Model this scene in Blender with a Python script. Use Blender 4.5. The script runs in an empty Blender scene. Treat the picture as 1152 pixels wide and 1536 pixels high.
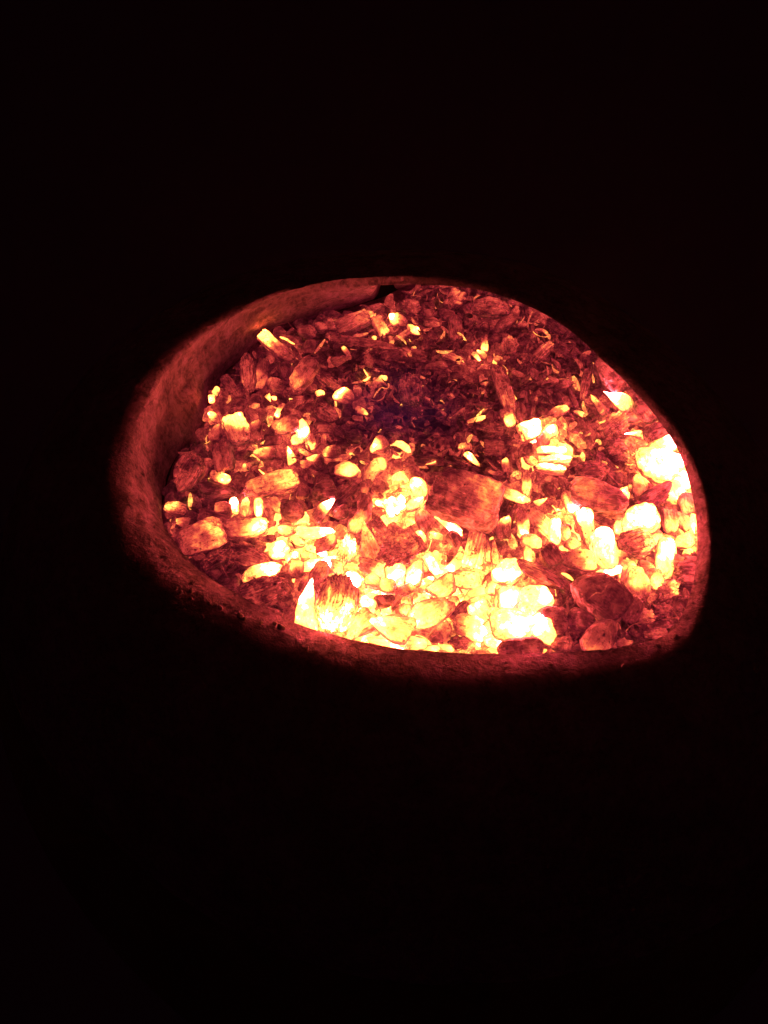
import bpy, math, random
import numpy as np
from mathutils import Matrix, Vector

random.seed(11)
RNG = np.random.default_rng(11)
C = bpy.context.scene.collection
scene = bpy.context.scene

# ------------------------------------------------------------------ camera
PITCH = math.radians(35)          # camera looks 55 degrees down into the pot
FPX = 1300.0                      # focal length in pixels of the 1152 x 1536 photograph
CP, SP = math.cos(PITCH), math.sin(PITCH)
DIST = 0.80


def rot(v):
    x, y, z = v
    return np.array((x, y * CP - z * SP, y * SP + z * CP))


CAM = -rot(((640 - 576) / FPX * DIST, -(710 - 768) / FPX * DIST, -DIST))
cam_data = bpy.data.cameras.new('camera')
cam = bpy.data.objects.new('camera', cam_data)
C.objects.link(cam)
cam.location = CAM
cam.rotation_euler = (PITCH, 0, 0)
cam_data.sensor_fit = 'VERTICAL'
cam_data.sensor_height = 36.0
cam_data.lens = 36.0 * FPX / 1536.0
cam_data.clip_start = 0.01
cam_data.clip_end = 50
scene.camera = cam

# ------------------------------------------------------------------ night: the fire is the only light
world = bpy.data.worlds.new('World')
scene.world = world
world.use_nodes = True
bg = world.node_tree.nodes['Background']
bg.inputs['Color'].default_value = (0.55, 0.08, 0.35, 1)
bg.inputs['Strength'].default_value = 0.0009
scene.view_settings.view_transform = 'Standard'
scene.view_settings.look = 'None'
scene.view_settings.exposure = 0.38
scene.view_settings.gamma = 1.0
scene.cycles.max_bounces = 6
scene.cycles.diffuse_bounces = 4
scene.cycles.glossy_bounces = 2
scene.cycles.transmission_bounces = 2
scene.cycles.volume_bounces = 0
scene.cycles.caustics_reflective = False
scene.cycles.caustics_refractive = False
scene.cycles.sample_clamp_indirect = 8.0

# ------------------------------------------------------------------ helpers


def ray(px, py):
    return rot(((px - 576) / FPX, -(py - 768) / FPX, -1.0))


def on_plane(px, py, p0, n):
    """Where the sight line of a photo pixel meets a plane of the place."""
    d = ray(px, py)
    n = np.array(n)
    t = np.dot(np.array(p0) - CAM, n) / np.dot(d, n)
    return CAM + d * t


def on_bed(px, py, z=0.0):
    return on_plane(px, py, (0, 0, z), (0, 0, 1))


class Noise:
    """Smooth numpy noise: a sum of random plane waves."""

    def __init__(self, seed, waves=14, lo=1.0, hi=3.0):
        r = np.random.default_rng(seed)
        k = r.normal(size=(waves, 3))
        k /= np.linalg.norm(k, axis=1)[:, None]
        self.k = k * np.exp(r.uniform(np.log(lo), np.log(hi), waves))[:, None] * 2.2
        self.p = r.uniform(0, 6.283, waves)
        self.a = (2.0 / waves) ** 0.5

    def __call__(self, p):
        return np.sin(p @ self.k.T + self.p).sum(axis=1) * self.a


BEDN = Noise(5, 12, 8, 26)


def bed_z(x, y):
    return 0.006 * float(BEDN(np.array([[x, y, 0.0]]))[0])


def mesh_object(name, verts, faces, mat, parent=None, smooth=True):
    me = bpy.data.meshes.new(name)
    verts = np.asarray(verts, dtype=np.float32)
    if isinstance(faces, np.ndarray):
        me.vertices.add(len(verts))
        me.vertices.foreach_set('co', verts.ravel())
        n, k = faces.shape
        me.loops.add(n * k)
        me.loops.foreach_set('vertex_index', faces.astype(np.int32).ravel())
        me.polygons.add(n)
        me.polygons.foreach_set('loop_start', np.arange(0, n * k, k, dtype=np.int32))
        me.update(calc_edges=True)
    else:
        me.from_pydata([tuple(v) for v in verts], [], faces)
    me.polygons.foreach_set('use_smooth', [smooth] * len(me.polygons))
    me.materials.append(mat)
    me.validate()
    ob = bpy.data.objects.new(name, me)
    C.objects.link(ob)
    if parent is not None:
        ob.parent = parent
    return ob


def tag(ob, label=None, cat=None, group=None, kind=None):
    if label:
        ob['label'] = label
    if cat:
        ob['category'] = cat
    if group:
        ob['group'] = group
    if kind:
        ob['kind'] = kind
    return ob


def icosphere(levels):
    t = (1 + 5 ** 0.5) / 2
    v = [(-1, t, 0), (1, t, 0), (-1, -t, 0), (1, -t, 0), (0, -1, t), (0, 1, t), (0, -1, -t), (0, 1, -t),
         (t, 0, -1), (t, 0, 1), (-t, 0, -1), (-t, 0, 1)]
    f = [(0, 11, 5), (0, 5, 1), (0, 1, 7), (0, 7, 10), (0, 10, 11), (1, 5, 9), (5, 11, 4), (11, 10, 2), (10, 7, 6),
         (7, 1, 8), (3, 9, 4), (3, 4, 2), (3, 2, 6), (3, 6, 8), (3, 8, 9), (4, 9, 5), (2, 4, 11), (6, 2, 10),
         (8, 6, 7), (9, 8, 1)]
    v = [np.array(p, float) / np.linalg.norm(p) for p in v]
    for _ in range(levels):
        mid, nf = {}, []

        def m(a, b):
            key = (min(a, b), max(a, b))
            if key not in mid:
                p = v[a] + v[b]
                v.append(p / np.linalg.norm(p))
                mid[key] = len(v) - 1
            return mid[key]
        for a, b, c in f:
            ab, bc, ca = m(a, b), m(b, c), m(c, a)
            nf += [(a, ab, ca), (b, bc, ab), (c, ca, bc), (ab, bc, ca)]
        f = nf
    return np.array(v), np.array(f, dtype=np.int32)


ICO = {k: icosphere(k) for k in (1, 2, 3, 4)}

# ------------------------------------------------------------------ materials


def new_mat(name):
    m = bpy.data.materials.new(name)
    m.use_nodes = True
    m.node_tree.nodes.clear()
    return m, m.node_tree


class NT:
    def __init__(self, nt):
        self.nt = nt

    def n(self, t, **kw):
        nd = self.nt.nodes.new(t)
        for k, v in kw.items():
            setattr(nd, k, v)
        return nd

    def put(self, sock, v):
        if hasattr(v, 'bl_idname') or isinstance(v, bpy.types.NodeSocket):
            self.nt.links.new(v, sock)
        else:
            sock.default_value = v

    def math(self, op, a, b=0.0, c=0.0, clamp=False):
        nd = self.n('ShaderNodeMath', operation=op)
        nd.use_clamp = clamp
        for s, v in zip(nd.inputs, (a, b, c)):
            self.put(s, v)
        return nd.outputs[0]

    def noise(self, vec, scale, detail=4.0, rough=0.55, dist=0.0):
        nd = self.n('ShaderNodeTexNoise')
        self.put(nd.inputs['Vector'], vec)
        self.put(nd.inputs['Scale'], scale)
        nd.inputs['Detail'].default_value = detail
        nd.inputs['Roughness'].default_value = rough
        nd.inputs['Distortion'].default_value = dist
        return nd.outputs['Fac']

    def rng(self, v, a, b, c=0.0, d=1.0, smooth=False):
        nd = self.n('ShaderNodeMapRange')
        if smooth:
            nd.interpolation_type = 'SMOOTHSTEP'
        self.put(nd.inputs[0], v)
        for i, x in enumerate((a, b, c, d)):
            self.put(nd.inputs[i + 1], x)
        return nd.outputs[0]

    def ramp(self, v, stops):
        nd = self.n('ShaderNodeValToRGB')
        el = nd.color_ramp.elements
        while len(el) < len(stops):
            el.new(0.5)
        for e, (p, c) in zip(el, stops):
            e.position = p
            e.color = (*c, 1)
        self.put(nd.inputs[0], v)
        return nd.outputs[0]

    def mapping(self, vec, scale, loc=(0, 0, 0)):
        nd = self.n('ShaderNodeMapping')
        self.put(nd.inputs['Vector'], vec)
        nd.inputs['Scale'].default_value = scale
        self.put(nd.inputs['Location'], loc)
        return nd.outputs[0]


GLOW = [(0.0, (1.0, 0.07, 0.15)), (0.22, (1.0, 0.06, 0.13)), (0.32, (1.0, 0.058, 0.09)), (0.42, (1.0, 0.075, 0.07)),
        (0.52, (1.0, 0.088, 0.068)), (0.62, (1.0, 0.21, 0.055)), (0.71, (1.0, 0.37, 0.062)), (0.80, (1.0, 0.19, 0.036)),
        (0.90, (1.0, 0.095, 0.014)), (1.0, (1.0, 0.083, 0.085))]
# how strongly charcoal of a given heat glows (red channel), on a logarithmic scale
POWER = [(0.0, 0.006), (0.2, 0.028), (0.3, 0.075), (0.4, 0.19), (0.5, 0.44), (0.6, 0.90), (0.7, 2.0), (0.8, 6.5), (0.9, 28.0), (1.0, 190.0)]


def glow_output(k, heat, base, bump_h, bump_d, strength=1.0):
    """Charcoal that both reflects and glows; brightness rises steeply with heat."""
    nt = k.nt
    lg = k.ramp(heat, [(h, (math.log(v / 0.006) / 10.5,) * 3) for h, v in POWER])
    s = k.math('MULTIPLY', k.math('EXPONENT', k.math('MULTIPLY', lg, 10.5)), 0.006)
    col = k.ramp(heat, GLOW)
    p = k.n('ShaderNodeBsdfPrincipled')
    k.put(p.inputs['Base Color'], base)
    p.inputs['Roughness'].default_value = 0.72
    p.inputs['Specular IOR Level'].default_value = 0.35
    k.put(p.inputs['Emission Color'], col)
    k.put(p.inputs['Emission Strength'], k.math('MULTIPLY', k.math('MAXIMUM', s, 0.0), strength))
    b = k.n('ShaderNodeBump')
    b.inputs['Strength'].default_value = 0.9
    b.inputs['Distance'].default_value = bump_d
    k.put(b.inputs['Height'], bump_h)
    k.put(p.inputs['Normal'], b.outputs[0])
    out = k.n('ShaderNodeOutputMaterial')
    nt.links.new(p.outputs[0], out.inputs['Surface'])


def ember_material():
    """Object colour carries heat at the cool end, heat at the hot end and how charred/grained the piece is; alpha is a seed."""
    m, nt = new_mat('glowing_charcoal')
    k = NT(nt)
    oi = k.n('ShaderNodeObjectInfo')
    tc = k.n('ShaderNodeTexCoord')
    sep = k.n('ShaderNodeSeparateColor')
    nt.links.new(oi.outputs['Color'], sep.inputs[0])
    lo, hi, grain = sep.outputs[0], sep.outputs[1], sep.outputs[2]
    comb = k.n('ShaderNodeCombineXYZ')
    off = k.math('MULTIPLY', oi.outputs['Random'], 37.0)
    for i in range(3):
        nt.links.new(off, comb.inputs[i])
    vadd = k.n('ShaderNodeVectorMath', operation='ADD')
    nt.links.new(tc.outputs['Object'], vadd.inputs[0])
    nt.links.new(comb.outputs[0], vadd.inputs[1])
    vec = vadd.outputs[0]
    sx = k.n('ShaderNodeSeparateXYZ')
    nt.links.new(tc.outputs['Generated'], sx.inputs[0])
    n_big = k.noise(vec, 42.0, 3.0, 0.5)
    n_mid = k.noise(vec, 130.0, 5.0, 0.62, 0.4)
    n_fine = k.noise(vec, 430.0, 4.0, 0.65)
    fib = k.noise(k.mapping(vec, (70.0, 640.0, 640.0)), 1.0, 4.0, 0.6, 0.3)
    # heat along the piece
    t = k.math('ADD', sx.outputs[0], k.math('MULTIPLY', k.math('SUBTRACT', n_big, 0.5), 1.1))
    t = k.rng(t, 0.22, 0.80, 0.0, 1.0, True)
    h = k.math('ADD', lo, k.math('MULTIPLY', k.math('SUBTRACT', hi, lo), t))
    h = k.math('ADD', h, k.math('MULTIPLY', k.math('SUBTRACT', n_mid, 0.5), 0.42))
    h = k.math('ADD', h, k.math('MULTIPLY', k.math('MULTIPLY', k.math('SUBTRACT', fib, 0.5), 0.55), grain))
    h = k.math('ADD', h, k.math('MULTIPLY', k.math('SUBTRACT', n_fine, 0.5), 0.16))
    # dark ash specks, gathered in patches
    patch = k.rng(k.noise(vec, 70.0, 3.0, 0.6), 0.42, 0.62)
    speck = k.rng(n_fine, 0.56, 0.63)
    speck = k.math('MULTIPLY', speck, patch)
    h = k.math('SUBTRACT', h, k.math('MULTIPLY', speck, k.math('ADD', 0.26, k.math('MULTIPLY', grain, 0.2))))
    # thin glowing cracks in the duller coals
    vn = k.noise(vec, 95.0, 3.0, 0.55, 0.6)
    vein = k.math('POWER', k.math('SUBTRACT', 1.0, k.math('ABSOLUTE', k.math('MULTIPLY', k.math('SUBTRACT', vn, 0.5), 7.0)), 0.0, True), 3.0)
    dull = k.rng(h, 0.55, 0.30)
    h = k.math('ADD', h, k.math('MULTIPLY', k.math('MULTIPLY', vein, dull), k.math('MULTIPLY', k.math('MINIMUM', grain, 0.5), 0.40)))
    # flanks glow less than the top face: edge shading put into the emission
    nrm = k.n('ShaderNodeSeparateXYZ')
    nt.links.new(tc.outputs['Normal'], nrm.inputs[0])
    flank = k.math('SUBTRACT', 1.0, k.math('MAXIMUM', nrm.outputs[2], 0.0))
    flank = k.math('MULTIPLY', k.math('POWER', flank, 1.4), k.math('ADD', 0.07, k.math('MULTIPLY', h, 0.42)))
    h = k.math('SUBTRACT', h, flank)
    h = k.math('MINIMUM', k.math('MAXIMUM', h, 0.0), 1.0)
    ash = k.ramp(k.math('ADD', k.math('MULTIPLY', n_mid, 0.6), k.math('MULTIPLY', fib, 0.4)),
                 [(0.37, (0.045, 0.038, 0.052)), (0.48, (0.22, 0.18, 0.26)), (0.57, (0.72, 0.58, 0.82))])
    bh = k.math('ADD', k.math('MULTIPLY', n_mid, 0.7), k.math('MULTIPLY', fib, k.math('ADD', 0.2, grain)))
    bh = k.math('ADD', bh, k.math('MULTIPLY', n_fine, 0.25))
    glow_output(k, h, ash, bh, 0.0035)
    return m


def bed_material():
    m, nt = new_mat('small_embers_and_ash')
    k = NT(nt)
    at = k.n('ShaderNodeAttribute', attribute_name='ember_heat')
    tc = k.n('ShaderNodeTexCoord')
    vec = tc.outputs['Object']
    n_mid = k.noise(vec, 150.0, 4.0, 0.6)
    n_fine = k.noise(vec, 600.0, 3.0, 0.6)
    h = k.math('ADD', at.outputs['Fac'], k.math('MULTIPLY', k.math('SUBTRACT', n_mid, 0.5), 0.40))
    h = k.math('ADD', h, k.math('MULTIPLY', k.math('SUBTRACT', n_fine, 0.5), 0.2))
    h = k.math('MINIMUM', k.math('MAXIMUM', h, 0.0), 1.0)
    ash = k.ramp(n_mid, [(0.34, (0.06, 0.055, 0.06)), (0.5, (0.22, 0.20, 0.22)), (0.62, (0.55, 0.51, 0.55))])
    glow_output(k, h, ash, k.math('ADD', n_mid, k.math('MULTIPLY', n_fine, 0.4)), 0.003)
    return m


def clay_material():
    m, nt = new_mat('fired_clay')
    k = NT(nt)
    tc = k.n('ShaderNodeTexCoord')
    vec = tc.outputs['Object']
    big = k.noise(vec, 14.0, 4.0, 0.6, 0.5)
    mid = k.noise(vec, 60.0, 6.0, 0.68, 0.8)
    fine = k.noise(vec, 300.0, 5.0, 0.7)
    streak = k.noise(k.mapping(vec, (110, 110, 26)), 1.0, 5.0, 0.65, 1.2)
    v = k.math('ADD', k.math('MULTIPLY', mid, 0.40), k.math('MULTIPLY', streak, 0.30))
    v = k.math('ADD', v, k.math('MULTIPLY', fine, 0.30))
    col = k.ramp(v, [(0.37, (0.10, 0.068, 0.12)), (0.46, (0.36, 0.24, 0.46)), (0.56, (0.68, 0.45, 0.84)),
                     (0.68, (0.80, 0.54, 0.95))])
    soot = k.rng(big, 0.38, 0.58, 0.50, 1.0)
    mx = k.n('ShaderNodeMix', data_type='RGBA', blend_type='MULTIPLY')
    mx.inputs['Factor'].default_value = 1.0
    nt.links.new(col, mx.inputs['A'])
    cc = k.n('ShaderNodeCombineColor')
    for i in range(3):
        nt.links.new(soot, cc.inputs[i])
    nt.links.new(cc.outputs[0], mx.inputs['B'])
    p = k.n('ShaderNodeBsdfPrincipled')
    nt.links.new(mx.outputs['Result'], p.inputs['Base Color'])
    p.inputs['Roughness'].default_value = 0.9
    p.inputs['Specular IOR Level'].default_value = 0.15
    b = k.n('ShaderNodeBump')
    b.inputs['Strength'].default_value = 1.0
    b.inputs['Distance'].default_value = 0.0065
    k.put(b.inputs['Height'], v)
    nt.links.new(b.outputs[0], p.inputs['Normal'])
    out = k.n('ShaderNodeOutputMaterial')
    nt.links.new(p.outputs[0], out.inputs['Surface'])
    return m


M_EMBER = ember_material()
M_BED = bed_material()
M_CLAY = clay_material()
M_ASH, _nt = new_mat('pale_ash')
_k = NT(_nt)
_p = _k.n('ShaderNodeBsdfPrincipled')
_oi = _k.n('ShaderNodeObjectInfo')
_nt.links.new(_k.ramp(_oi.outputs['Random'], [(0.0, (0.45, 0.33, 0.5)), (1.0, (0.85, 0.66, 0.9))]), _p.inputs['Base Color'])
_p.inputs['Roughness'].default_value = 0.95
_o = _k.n('ShaderNodeOutputMaterial')
_nt.links.new(_p.outputs[0], _o.inputs['Surface'])
M_UNLIT, _nt = new_mat('unlit_black_shell')  # near-black colour stands in for the unlit outside of the pot
_k = NT(_nt)
_p = _k.n('ShaderNodeBsdfPrincipled')
_tc = _k.n('ShaderNodeTexCoord')
_nt.links.new(_k.ramp(_k.noise(_tc.outputs['Object'], 40.0, 5.0, 0.6), [(0.4, (0.010, 0.009, 0.010)), (0.65, (0.026, 0.023, 0.026))]), _p.inputs['Base Color'])
_p.inputs['Roughness'].default_value = 0.95
_p.inputs['Specular IOR Level'].default_value = 0.05
_o = _k.n('ShaderNodeOutputMaterial')
_nt.links.new(_p.outputs[0], _o.inputs['Surface'])

# ------------------------------------------------------------------ the clay fire pot
CX, CY = 640.0, 710.0
TH = [(690, 431), (730, 437), (765, 448), (805, 465), (850, 492), (900, 538), (950, 586), (990, 634), (1016, 672),
      (1030, 710), (1040, 752), (1046, 800), (1044, 850), (1032, 905), (1012, 942), (992, 957), (940, 968), (870, 976),
      (800, 979), (740, 980), (690, 979), (640, 975), (560, 965), (500, 951), (450, 937), (400, 913), (350, 887),
      (310, 864), (284, 842), (262, 812), (244, 785), (231, 752), (226, 715), (228, 680), (236, 645), (256, 598),
      (286, 555), (320, 520), (352, 495), (400, 463), (440, 446), (480, 438), (530, 431), (580, 428), (640, 428)]
# where the embers meet the wall (seen on the wall side, hidden below the mouth elsewhere)
FOOT = [(690, 412), (760, 424), (850, 466), (930, 530), (1000, 598), (1050, 668), (1078, 735), (1090, 800), (1086, 870),
        (1060, 950), (990, 1000), (900, 1020), (800, 1026), (690, 1024), (560, 1008), (450, 982), (380, 950), (310, 908),
        (262, 862), (240, 815), (243, 775), (246, 745), (254, 712), (266, 680), (288, 655), (306, 630), (312, 602),
        (322, 577), (343, 552), (368, 530), (394, 505), (430, 492), (460, 482), (500, 470), (545, 455), (575, 446),
        (610, 428), (650, 416)]
# crest of the flared lip
CREST = [(690, 418), (765, 432), (850, 474), (930, 540), (990, 600), (1030, 655), (1060, 720), (1076, 790), (1078, 860),
         (1068, 930), (1050, 985), (1000, 1040), (900, 1070), (800, 1080), (690, 1080), (560, 1066), (440, 1020),
         (340, 950), (274, 890), (230, 838), (204, 782), (194, 720), (199, 664), (217, 612), (248, 560), (290, 516),
         (342, 480), (406, 446), (480, 427), (560, 418), (640, 415)]
NT_ = 320


def polar(pts):
    a = np.array([math.atan2(y - CY, x - CX) for x, y in pts])
    r = np.array([math.hypot(x - CX, y - CY) for x, y in pts])
    o = np.argsort(a)
    a, r = a[o], r[o]
    aa = np.concatenate((a - 2 * math.pi, a, a + 2 * math.pi))
    rr = np.concatenate((r, r, r))
    th = np.linspace(-math.pi, math.pi, NT_, endpoint=False)
    res = np.interp(th, aa, rr)
    ker = np.exp(-np.linspace(-1.6, 1.6, 7) ** 2)
    ker /= ker.sum()
    res = np.convolve(np.concatenate((res[-3:], res, res[:3])), ker, 'valid')
    return th, res


TA, R_TH = polar(TH)
_, R_FOOT = polar(FOOT)
_, R_CREST = polar(CREST)


def radius(tab, px, py):
    a = math.atan2(py - CY, px - CX)
    return float(np.interp(a, TA, tab, period=2 * math.pi))


TILT = math.radians(9)
MOUTH_N = np.array((0, -math.sin(TILT), math.cos(TILT)))
FRONT = on_bed(740, 980, 0.040)


def mouth_plane(px, py, up=0.0):
    return on_plane(px, py, FRONT + MOUTH_N * up, MOUTH_N)


def bump_at(deg, width):
    dd = (np.degrees(TA) - deg + 180) % 360 - 180
    return np.exp(-(dd / width) ** 2)


foot = np.array([on_bed(CX + r * math.cos(a), CY + r * math.sin(a), -0.012) for a, r in zip(TA, R_FOOT)])
sink = -0.045 * bump_at(205, 62)            # the mouth dips towards the bare wall
throat = np.array([mouth_plane(CX + r * math.cos(a), CY + r * math.sin(a), u) for a, r, u in zip(TA, R_TH, sink)])
lip_up = sink + 0.004 - 0.018 * bump_at(-52, 48) + 0.012 * bump_at(95, 48) + 0.042 * bump_at(188, 46) + 0.006 * bump_at(10, 26)
crest = np.array([mouth_plane(CX + r * math.cos(a), CY + r * math.sin(a), u) for a, r, u in zip(TA, R_CREST, lip_up)])
centre = throat.mean(axis=0)
outw = crest - centre
outw -= np.outer(outw @ MOUTH_N, MOUTH_N)
outw /= np.linalg.norm(outw, axis=1)[:, None]

pot = bpy.data.objects.new('clay_fire_pot', None)
C.objects.link(pot)
pot.empty_display_size = 0.05
tag(pot, 'round clay fire pot with flared sooty mouth holding the glowing embers', 'fire pot')


def ring_mesh(rings):
    n = len(rings)
    V = np.concatenate(rings)
    i = np.arange(NT_)
    j = (i + 1) % NT_
    F = []
    for k in range(n - 1):
        F.append(np.stack((k * NT_ + i, k * NT_ + j, (k + 1) * NT_ + j, (k + 1) * NT_ + i), axis=1))
    return V, np.concatenate(F).astype(np.int32)


NA, NB_, NC_ = Noise(21, 22, 18, 60), Noise(22, 30, 60, 190), Noise(23, 30, 190, 420)


def rough(V, amp):
    d = amp * (0.38 * NA(V) + 0.42 * NB_(V) + 0.2 * NC_(V))
    c = np.array((0, 0, 0.05))
    nrm = V - (centre + c)
    nrm /= np.linalg.norm(nrm, axis=1)[:, None]
    return V + nrm * d[:, None]


# inner chamber wall: foot -> throat, bellied outwards a little
rings = []
for s in np.linspace(0, 1, 44):
    p = foot * (1 - s) + throat * s
    p = p + outw * ((0.012 - 0.016 * bump_at(212, 72)) * math.sin(math.pi * s))[:, None]
    rings.append(p)
V, F = ring_mesh(rings)
fade = np.repeat(np.clip((1 - np.linspace(0, 1, 44)) * 9, 0, 1), NT_)
V2 = rough(V, 0.0022)
V = V + (V2 - V) * fade[:, None]
# a small sooty hole high in the back wall
cam_d = ray(578, 441)
cam_d /= np.linalg.norm(cam_d)
fc = V - CAM
off = np.linalg.norm(fc - np.outer(fc @ cam_d, cam_d), axis=1)
push = np.exp(-(off / 0.0085) ** 4) * (V[:, 1] > 0.1)
V = V + np.array((0.1, 1.0, 0.15)) * (0.045 * push)[:, None]
inner = mesh_object('inner_wall', V, F, M_CLAY, pot)
inner['label'] = 'scorched inner wall of the pot'

# flared lip: throat -> crest, rounded at both ends, then over to the outside
rings = []
for s in np.linspace(0, 1, 40):
    b = math.sin(s * math.pi / 2) ** 0.9
    p = throat + (crest - throat) * s
    p = p + MOUTH_N * (0.006 * math.sin(math.pi * s))
    rings.append(p)
tan = (crest - throat) * (1 / 40) - MOUTH_N * (0.010 * math.pi / 40)
down = -MOUTH_N
p = crest.copy()
d0 = crest - throat
d0 /= np.linalg.norm(d0, axis=1)[:, None]
step = 0.0045
for s in np.linspace(0, 1, 26):
    ang = s
    target = outw * math.cos(0.35 + 0.8 * s) + down * math.sin(0.35 + 0.8 * s)
    w = np.minimum(1.0, 1.0 - 0.7 * bump_at(180, 60) + s * 2.2)[:, None]
    d = d0 * (1 - w) + target * w
    d /= np.linalg.norm(d, axis=1)[:, None]
    p = p + d * (step * (1 + 2.5 * s))
    rings.append(p.copy())
V, F = ring_mesh(rings)
fade = np.concatenate((np.clip(np.linspace(0, 1, 40) * 8, 0.0, 1), np.ones(26)))
V2 = rough(V, 0.0017)
fade = (fade[:, None] * (0.30 + 0.70 * bump_at(195, 60))[None, :]).ravel()
V = V + (V2 - V) * fade[:, None]
# a knock out of the lip: small pit near the wall side
pit = mouth_plane(240, 825, 0.012)
dist = np.linalg.norm((V - pit) * np.array((1.3, 0.9, 0.6)), axis=1)
V = V - MOUTH_N * (0.012 * np.exp(-(dist / 0.0042) ** 2))[:, None] - np.outer(np.exp(-(dist / 0.0042) ** 2) * 0.006, outw[0] * 0)
lip = mesh_object('flared_lip', V, F, M_CLAY, pot)

# outer shell: from the lip away and down
last = rings[-1]
rings = [last]
p = last.copy()
for s in np.linspace(0, 1, 30):
    d = outw * math.cos(1.15 + 0.7 * s) + np.array((0, 0, -1.0)) * math.sin(1.15 + 0.7 * s)
    d /= np.linalg.norm(d, axis=1)[:, None]
    p = p + d * 0.022
    rings.append(p.copy())
V, F = ring_mesh(rings)
low = V[-NT_:].mean(axis=0)
nring = len(V) - NT_
V = np.concatenate((V, V[-NT_:] * 0.02 + low * 0.98))
ii = np.arange(NT_)
jj = (ii + 1) % NT_
F = np.concatenate((F, np.stack((nring + ii, nring + jj, nring + NT_ + jj, nring + NT_ + ii), axis=1).astype(np.int32)))
shell = mesh_object('outer_shell', V, F, M_UNLIT, pot)

# ------------------------------------------------------------------ the traced embers
# kind, x, y, length, width, direction of the hot end (degrees, clockwise on the photo), heat cool end, heat hot end, (short name, label)
E = []


def e(kind, x, y, L, W, a, lo, hi, lm=None, full=None):
    E.append((kind, x, y, L, W, a, lo, hi, lm, full))


# against the bare wall, back to front
e('stick', 415, 522, 62, 20, 222, .38, .86, 'finger-shaped ember', 'smooth finger-shaped ember lying against the back wall with one white-hot end')
e('husk', 372, 560, 58, 22, 80, .30, .46, 'upright veined stick', 'upright charred stick with a bright vein, beside the bare back wall')
e('slab', 346, 580, 44, 17, 55, .17, .33, 'dull flat splinter', 'dull flat splinter with a glowing fork, leaning nearest the bare wall')
e('lump', 393, 562, 48, 21, 92, .28, .56)
e('lump', 325, 588, 14, 11, 300, .72, .80)
e('lump', 318, 598, 13, 10, 90, .85, .93)
e('lump', 321, 626, 21, 12, 240, .62, .92)
e('lump', 412, 578, 28, 22, 200, .40, .58)
e('lump', 428, 556, 30, 22, 60, .16, .26)
e('chip', 403, 597, 12, 8, 60, .75, .85)
e('lump', 411, 598, 9, 8, 0, .80, .90)
e('stick', 420, 616, 25, 9, 112, .5, .92)
e('lump', 383, 610, 13, 11, 0, .62, .72)
e('lump', 355, 617, 22, 14, -15, .30, .42)
e('lump', 378, 623, 23, 13, 50, .34, .46)
e('block', 355, 645, 44, 35, 250, .52, .86, 'pitted white-hot block', 'pitted white-hot block with dark pinholes standing near the bare wall')
e('lump', 325, 650, 28, 19, 300, .46, .64)
e('lump', 385, 640, 18, 16, 270, .45, .68)
e('lump', 384, 656, 18, 18, 90, .38, .50)
e('lump', 432, 638, 44, 30, 160, .46, .68, 'speckled yellow egg', 'speckled yellow egg-shaped ember behind the pair of white embers')
e('lump', 410, 660, 28, 18, 0, .24, .34)
e('chip', 435, 684, 30, 15, 250, .72, .96)
e('lump', 397, 680, 33, 20, 190, .42, .72)
e('block', 335, 686, 44, 30, 75, .28, .42)
e('chip', 365, 702, 14, 10, 270, .6, .82)
e('block', 331, 717, 31, 17, 15, .52, .90)
e('husk', 281, 710, 60, 38, 115, .24, .38, 'almond-shaped coal', 'large almond-shaped coal with rough grooves, pressed against the bare wall')
e('stick', 308, 712, 38, 10, 270, .28, .42)
e('block', 407, 728, 80, 32, -12, .56, .72, 'long yellow block', 'long speckled yellow block with a dark notch across its middle')
e('block', 335, 763, 24, 21, 180, .46, .60)
e('lump', 352, 759, 24, 15, 270, .88, .98, 'white tooth-shaped ember', 'white tooth-shaped ember second in the row of five teeth')
e('lump', 367, 761, 28, 14, 270, .70, .88, full='yellow tooth-shaped ember third in the row of five teeth')
e('block', 377, 760, 27, 10, 90, .48, .58, full='dull narrow tooth-shaped ember fourth in the row of five teeth')
e('lump', 388, 761, 31, 15, 80, .86, .97, full='tall white tooth-shaped ember last in the row of five teeth')
e('chip', 412, 760, 27, 23, 60, .56, .72)
e('block', 371, 793, 62, 30, -5, .50, .92, 'oblong half-white block', 'oblong block orange at one end and white-hot at the other')
e('husk', 264, 763, 34, 20, 190, .50, .72, 'striped yellow coal', 'striped yellow coal wedged against the lowest part of the bare wall')
e('chip', 270, 783, 28, 15, 190, .36, .66)
e('lump', 438, 766, 35, 33, 0, .26, .56, 'round coal with radial cracks', 'round dark coal showing pale radial cracks on its end')
e('block', 303, 806, 64, 48, -25, .42, .70, 'large streaked block', 'large streaked orange block resting against the front corner of the bare wall')
e('chip', 292, 752, 26, 16, 240, .20, .30)
e('lump', 325, 736, 56, 28, 0, .18, .27)
e('slab', 325, 782, 60, 26, 20, .22, .32)
e('husk', 326, 838, 50, 25, -35, .12, .24, 'dark fibrous bundle', 'dark fibrous bundle lying in front of the large streaked block')
e('husk', 346, 843, 34, 24, -50, .12, .22)
e('husk', 376, 836, 72, 36, 20, .20, .56)
e('lump', 393, 859, 58, 24, -10, .70, .98)
e('lump', 419, 826, 33, 31, 0, .92, .99, 'round white ember', 'round white-hot ember behind the bristly dark husk')
e('lump', 438, 838, 24, 20, 0, .84, .95)
e('husk', 389, 890, 82, 44, -20, .20, .36, 'bristly dark husk', 'large bristly dark husk with fine glowing hairs by the front lip')
e('slab', 392, 914, 62, 16, 22, .14, .24)
e('lump', 345, 878, 30, 22, 0, .12, .22)
e('lump', 320, 858, 22, 14, 30, .12, .22)
e('lump', 425, 880, 30, 20, 40, .28, .40)
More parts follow.
